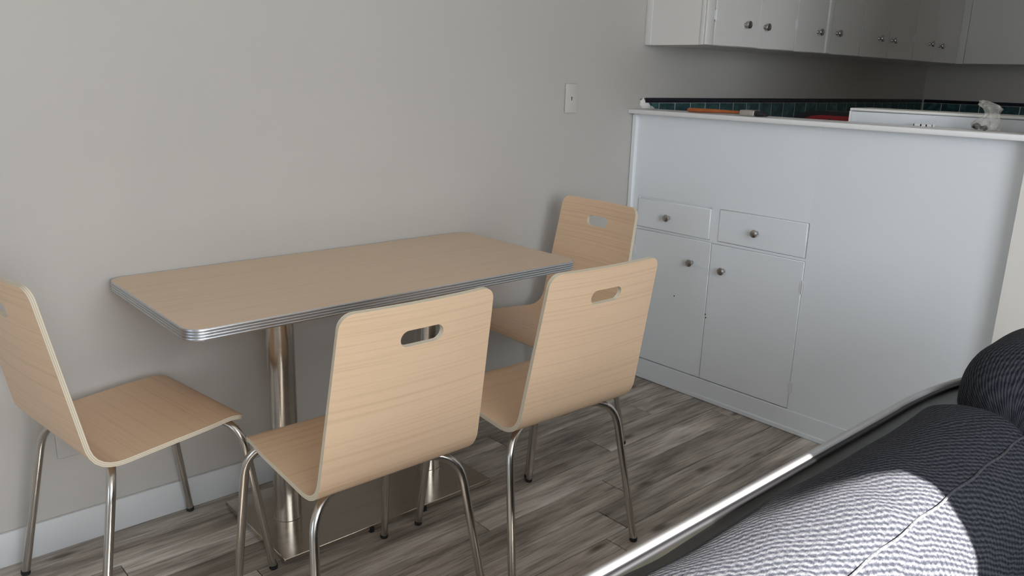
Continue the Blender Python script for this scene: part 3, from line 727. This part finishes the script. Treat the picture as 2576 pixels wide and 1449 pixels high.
link('handle', finish(bm, 'handle', 'orange', True), br)
bm = bmesh.new(); bx(bm, -0.024, 0.024, -0.140, -0.076, 0.0005, 0.0235, 0.004, 2); bx(bm, -0.0246, 0.0246, -0.122, -0.117, 0.0, 0.0241, 0.004, 2); bx(bm, -0.0246, 0.0246, -0.134, -0.129, 0.0, 0.0241, 0.004, 2)
link('ferrule', finish(bm, 'ferrule', 'ferrule', True), br)
bm = bmesh.new(); loft(bm, [(-0.139, 0.022, 0.0105, 0.012), (-0.155, 0.0225, 0.0105, 0.0115), (-0.172, 0.020, 0.007, 0.009), (-0.178, 0.017, 0.004, 0.006)]); link('bristles', finish(bm, 'bristles', 'bristle', True), br)

# black and red tool bag on the worktop
tg = empty('tool_bag', (2.28, -0.66, 0.912)); tag(tg, 'rounded black bag with a red side panel half hidden behind the ledge', 'bag')
def bag_profile(w_, h, r, n=10):
    o = [(-w_, 0.0), (w_, 0.0)]
    for i in range(n + 1):
        a = math.radians(90 * i / n); o.append((w_ - r + r * math.cos(a), h - r * 0.42 + r * 0.42 * math.sin(a)))
    for i in range(n + 1):
        a = math.radians(90 + 90 * i / n); o.append((-w_ + r + r * math.cos(a), h - r * 0.42 + r * 0.42 * math.sin(a)))
    return o
def extrude(bm, prof, x0, x1):
    a = [bm.verts.new((x0, y, z)) for y, z in prof]; b_ = [bm.verts.new((x1, y, z)) for y, z in prof]; n = len(prof)
    bm.faces.new(a); bm.faces.new(b_[::-1])
    for k in range(n): bm.faces.new((a[k], a[(k + 1) % n], b_[(k + 1) % n], b_[k]))
bm = bmesh.new(); extrude(bm, bag_profile(0.21, 0.293, 0.12), -0.08, 0.10); link('body', finish(bm, 'body', 'blackbag', True), tg)
bm = bmesh.new(); extrude(bm, [(y, z + 0.01) for y, z in bag_profile(0.165, 0.266, 0.10)], -0.086, -0.078); p_ = link('side_panel', finish(bm, 'side_panel', 'red', True), tg); p_['label'] = 'red side panel'
bm = bmesh.new(); bx(bm, -0.091, -0.085, 0.028, 0.040, 0.02, 0.262, 0.001); bx(bm, -0.091, -0.085, -0.13, 0.02, 0.238, 0.251, 0.001); link('strap', finish(bm, 'strap', 'blackbag'), tg)

# long white box with a rim behind the ledge
bxo = empty('white_box', (1.90, -1.30, 0.912)); tag(bxo, 'long white box with a thin pale rim standing behind the ledge', 'box'); c = bxo.location
box_obj('body', 'enamel', (LB + 0.004 - c.x, 1.98 - c.x, -1.529 - c.y, -0.895 - c.y, 0, 1.2235 - c.z), bxo, 0.002)
box_obj('lid_rim', 'enamel_rim', (LB + 0.001 - c.x, 1.985 - c.x, -1.529 - c.y, -0.889 - c.y, 1.2245 - c.z, 1.2345 - c.z), bxo, 0.004, 2)
box_obj('end_trim', 'enamel_rim', (LB + 0.002 - c.x, 1.90 - c.x, -0.895 - c.y, -0.8885 - c.y, 0, 1.2243 - c.z), bxo, 0.001)

# small slotted plastic strip
cl = empty('plastic_clip', (1.795, -1.166, ZL)); tag(cl, 'small white slotted plastic strip lying on the ledge', 'plastic strip')
bm = bmesh.new()
bx(bm, -0.009, -0.006, -0.032, 0.032, 0, 0.0075, 0.0008); bx(bm, 0.006, 0.009, -0.032, 0.032, 0, 0.0075, 0.0008)
for yy in (-0.032, -0.012, 0.006, 0.029): bx(bm, -0.009, 0.009, yy - 0.002, yy + 0.004, 0.0, 0.0078, 0.0008)
link('strip', finish(bm, 'strip', 'plastic'), cl)
bm = bmesh.new(); tube(bm, [(0.006, -0.033, 0.006), (0.004, -0.037, 0.014), (0.0, -0.039, 0.02)], 0.0009, 6); link('prong', finish(bm, 'prong', 'plastic'), cl)

# crumpled clear plastic bag with dark pieces in it
pb = empty('plastic_bag', (1.735, -1.375, ZL)); tag(pb, 'crumpled clear plastic bag with dark bits inside on the ledge', 'bag')
bm = bmesh.new(); rings = []; NB = 26
secs = [(0.0, 0.0, 0.000, 0.022), (0.004, 0.0, 0.002, 0.036), (0.018, -0.002, 0.0, 0.040), (0.032, -0.004, -0.004, 0.034), (0.044, -0.003, -0.010, 0.022), (0.055, 0.0, -0.013, 0.020), (0.068, 0.002, -0.012, 0.026), (0.080, 0.002, 0.0, 0.026), (0.090, 0.0, 0.016, 0.014), (0.092, 0.0, 0.026, 0.005)]
for z, ox, oy, r in secs:
    ring = []
    for k in range(NB):
        a = 2 * math.pi * k / NB
        w_ = 1 + 0.30 * noise.noise(Vector((math.cos(a) * 2.1, math.sin(a) * 2.1, z * 60))) + 0.12 * math.sin(a * 7 + z * 90)
        ring.append(bm.verts.new((ox + 0.62 * r * w_ * math.cos(a), oy + 1.05 * r * w_ * math.sin(a), max(0.0005, z + 0.0035 * noise.noise(Vector((math.cos(a) * 4, math.sin(a) * 4, z * 80)))))))
    rings.append(ring)
for a, b_ in zip(rings, rings[1:]):
    for k in range(NB): bm.faces.new((a[k], a[(k + 1) % NB], b_[(k + 1) % NB], b_[k]))
bm.faces.new(rings[0][::-1])
link('film', finish(bm, 'film', 'film', False), pb)
for i, (ox, oy, oz, r) in enumerate(((-0.009, 0.024, 0.014, 0.010), (-0.010, 0.0, 0.010, 0.008), (0.0, 0.010, 0.009, 0.006))):
    bm = bmesh.new(); bmesh.ops.create_icosphere(bm, subdivisions=2, radius=r)
    for v in bm.verts: v.co *= 1 + 0.3 * noise.noise(v.co * 200); v.co.y *= 1.3
    o = link('dark_piece', finish(bm, 'dark_piece', 'rubber', True), pb); o.location = (ox, oy, oz)

# ------------------------------------------------------------------ sofa in the foreground
SX0, SX1 = -0.62, 1.26
sf = empty('sofa', ((SX0 + SX1) / 2, -2.0, 0)); tag(sf, 'low sofa with charcoal knit cushions and a glossy black back in the sunlit foreground', 'sofa'); sc_ = sf.location
def spart(name, mt, dims, bev=0.0, seg=1):
    d = dims; return box_obj(name, mt, (d[0] - sc_.x, d[1] - sc_.x, d[2] - sc_.y, d[3] - sc_.y, d[4], d[5]), sf, bev, seg)
YB = -1.630
# back: outer path with a rounded end, extruded as a lacquered shelf, polished bead along its outer edge
path = [(SX0, YB), (0.3, YB), (0.70, YB - 0.001)]
path += [(lerp(0.72, SX1, t), YB - 0.0 - 0.10 * t ** 2.2) for t in [i / 10 for i in range(11)]]
bm = bmesh.new(); wid = 0.11; cols = []
for x, y in path:
    cols.append([bm.verts.new((x - sc_.x, yy - sc_.y, z)) for yy, z in ((y, 0.12), (y, 0.608), (y - 0.004, 0.611), (y - wid, 0.607), (y - wid, 0.12))])
for a, b_ in zip(cols, cols[1:]):
    for k in range(5): bm.faces.new((a[k], b_[k], b_[(k + 1) % 5], a[(k + 1) % 5]))
bm.faces.new(cols[0]); bm.faces.new(cols[-1][::-1])
back = link('back_frame', finish(bm, 'back_frame', 'lacquer', True), sf)
bm = bmesh.new(); tube(bm, [(x - sc_.x, y - 0.002 - sc_.y, 0.6130) for x, y in path], 0.0090, 16); link('rim', finish(bm, 'rim', 'rim', True), back)
bm = bmesh.new(); tube(bm, [(x - sc_.x, y - 0.0155 - sc_.y, 0.6105) for x, y in path], 0.0065, 12); link('rim_shade', finish(bm, 'rim_shade', 'rim_shade', True), back)  # dark tube added as the rim's shadow gap
spart('seat_base', 'lacquer', (SX0, SX1, -2.48, -1.745, 0.10, 0.26), 0.01, 2)
for lx in (SX0 + 0.08, SX1 - 0.08):
    for ly in (-2.40, -1.72):
        bm = bmesh.new(); lathe(bm, [(0, 0), (0.02, 0), (0.026, 0.125), (0, 0.125)], 16); o = link('leg', finish(bm, 'leg', 'lacquer', True), sf); o.location = (lx - sc_.x, ly - sc_.y, 0)
def cushion(name, sec, x0, x1, nx, endr, amp, seed, uvs=1.0):
    """sec: closed (y,z) section; ends pulled in over endr to round the cushion"""
    n = len(sec); bm = bmesh.new(); uvl = bm.loops.layers.uv.new('UVMap')
    cy_ = sum(p[0] for p in sec) / n; cz_ = sum(p[1] for p in sec) / n
    per = [0.0]
    for i in range(n): a, b_ = sec[i], sec[(i + 1) % n]; per.append(per[-1] + math.hypot(b_[0] - a[0], b_[1] - a[1]))
    xs_ = []
    for i in range(nx + 1):
        t = i / nx; xs_.append(x0 + (x1 - x0) * (0.5 - 0.5 * math.cos(math.pi * t)) * 0.85 + (x1 - x0) * t * 0.15)
    rings = []
    for x in xs_:
        d = min(x - x0, x1 - x) / endr; k = 1.0 if d >= 1 else 0.12 + 0.88 * math.sqrt(max(0, 1 - (1 - d) ** 2))
        ring = []
        for (y, z) in sec:
            p = Vector((x, cy_ + (y - cy_) * k, cz_ + (z - cz_) * k))
            q = noise.noise(Vector((p.x * 3.2 + seed, p.y * 6, p.z * 6))) * amp + noise.noise(Vector((p.x * 9 + seed, p.y * 14, p.z * 14))) * amp * 0.35
            dirn = Vector((0, y - cy_, z - cz_)).normalized(); p += dirn * q
            ring.append(bm.verts.new(p - Vector(sc_)))
        rings.append(ring)
    for i in range(len(rings) - 1):
        for k in range(n):
            k2 = (k + 1) % n; f = bm.faces.new((rings[i][k], rings[i + 1][k], rings[i + 1][k2], rings[i][k2]))
            for lp, (uu, vv) in zip(f.loops, ((xs_[i], per[k]), (xs_[i + 1], per[k]), (xs_[i + 1], per[k + 1]), (xs_[i], per[k + 1]))): lp[uvl].uv = (uu * uvs, vv * uvs)
    bm.faces.new(rings[0][::-1]); bm.faces.new(rings[-1])
    me = finish(bm, name, 'knit', False)
    me.polygons.foreach_set('use_smooth', [True] * len(me.polygons))
    return link(name, me, sf)
def smooth_loop(pts, per=8):
    n = len(pts); out = []
    for i in range(n):
        p0, p1, p2, p3 = [Vector(pts[(i + k) % n] + (0,)) for k in (-1, 0, 1, 2)]
        for j in range(per):
            t = j / per
            q = 0.5 * ((2 * p1) + (p2 - p0) * t + (2 * p0 - 5 * p1 + 4 * p2 - p3) * t * t + (3 * p1 - p0 - 3 * p2 + p3) * t ** 3)
            out.append((q.x, q.y))
    return out
bsec = smooth_loop([(-1.748, 0.36), (-1.735, 0.50), (-1.700, 0.590), (-1.695, 0.632), (-1.76, 0.662), (-1.83, 0.662), (-1.885, 0.635), (-1.945, 0.56), (-1.965, 0.45), (-1.94, 0.365), (-1.85, 0.345)])
back_c = cushion('back_cushion', bsec, SX0 + 0.01, 0.80, 90, 0.10, 0.008, 3.1)
# sewn seam where the top panel meets the front panel
ki = min(range(len(bsec)), key=lambda k: (bsec[k][0] + 1.885) ** 2 + (bsec[k][1] - 0.635) ** 2); nb = len(bsec)
vsx = back_c.data.vertices; pts = [vsx[r_ * nb + ki].co + Vector((0, -0.0005, 0.0008)) for r_ in range(4, len(vsx) // nb - 3)]
bm = bmesh.new(); pts = [p_ + Vector((0, 0.0022 * math.sin(p_.x * 41), 0)) for p_ in pts]; tube(bm, pts, 0.0026, 8)
uvl = bm.loops.layers.uv.new('UVMap')
for f in bm.faces:
    for lp in f.loops: lp[uvl].uv = (lp.vert.co.x * 1.0, lp.vert.co.z + lp.vert.co.y)
link('seam', finish(bm, 'seam', 'seam', True), back_c)
ssec = smooth_loop([(-1.76, 0.262), (-1.75, 0.33), (-1.80, 0.362), (-2.1, 0.372), (-2.42, 0.362), (-2.48, 0.32), (-2.46, 0.262), (-2.1, 0.261)])
cushion('seat_cushion', ssec, SX0, SX1, 60, 0.06, 0.004, 8.2)
psec = smooth_loop([(-1.74, 0.385), (-1.69, 0.50), (-1.685, 0.64), (-1.72, 0.735), (-1.80, 0.768), (-1.92, 0.755), (-2.02, 0.68), (-2.06, 0.52), (-2.02, 0.39), (-1.88, 0.372)])
cushion('bolster', psec, 0.79, 1.25, 48, 0.16, 0.012, 5.5)
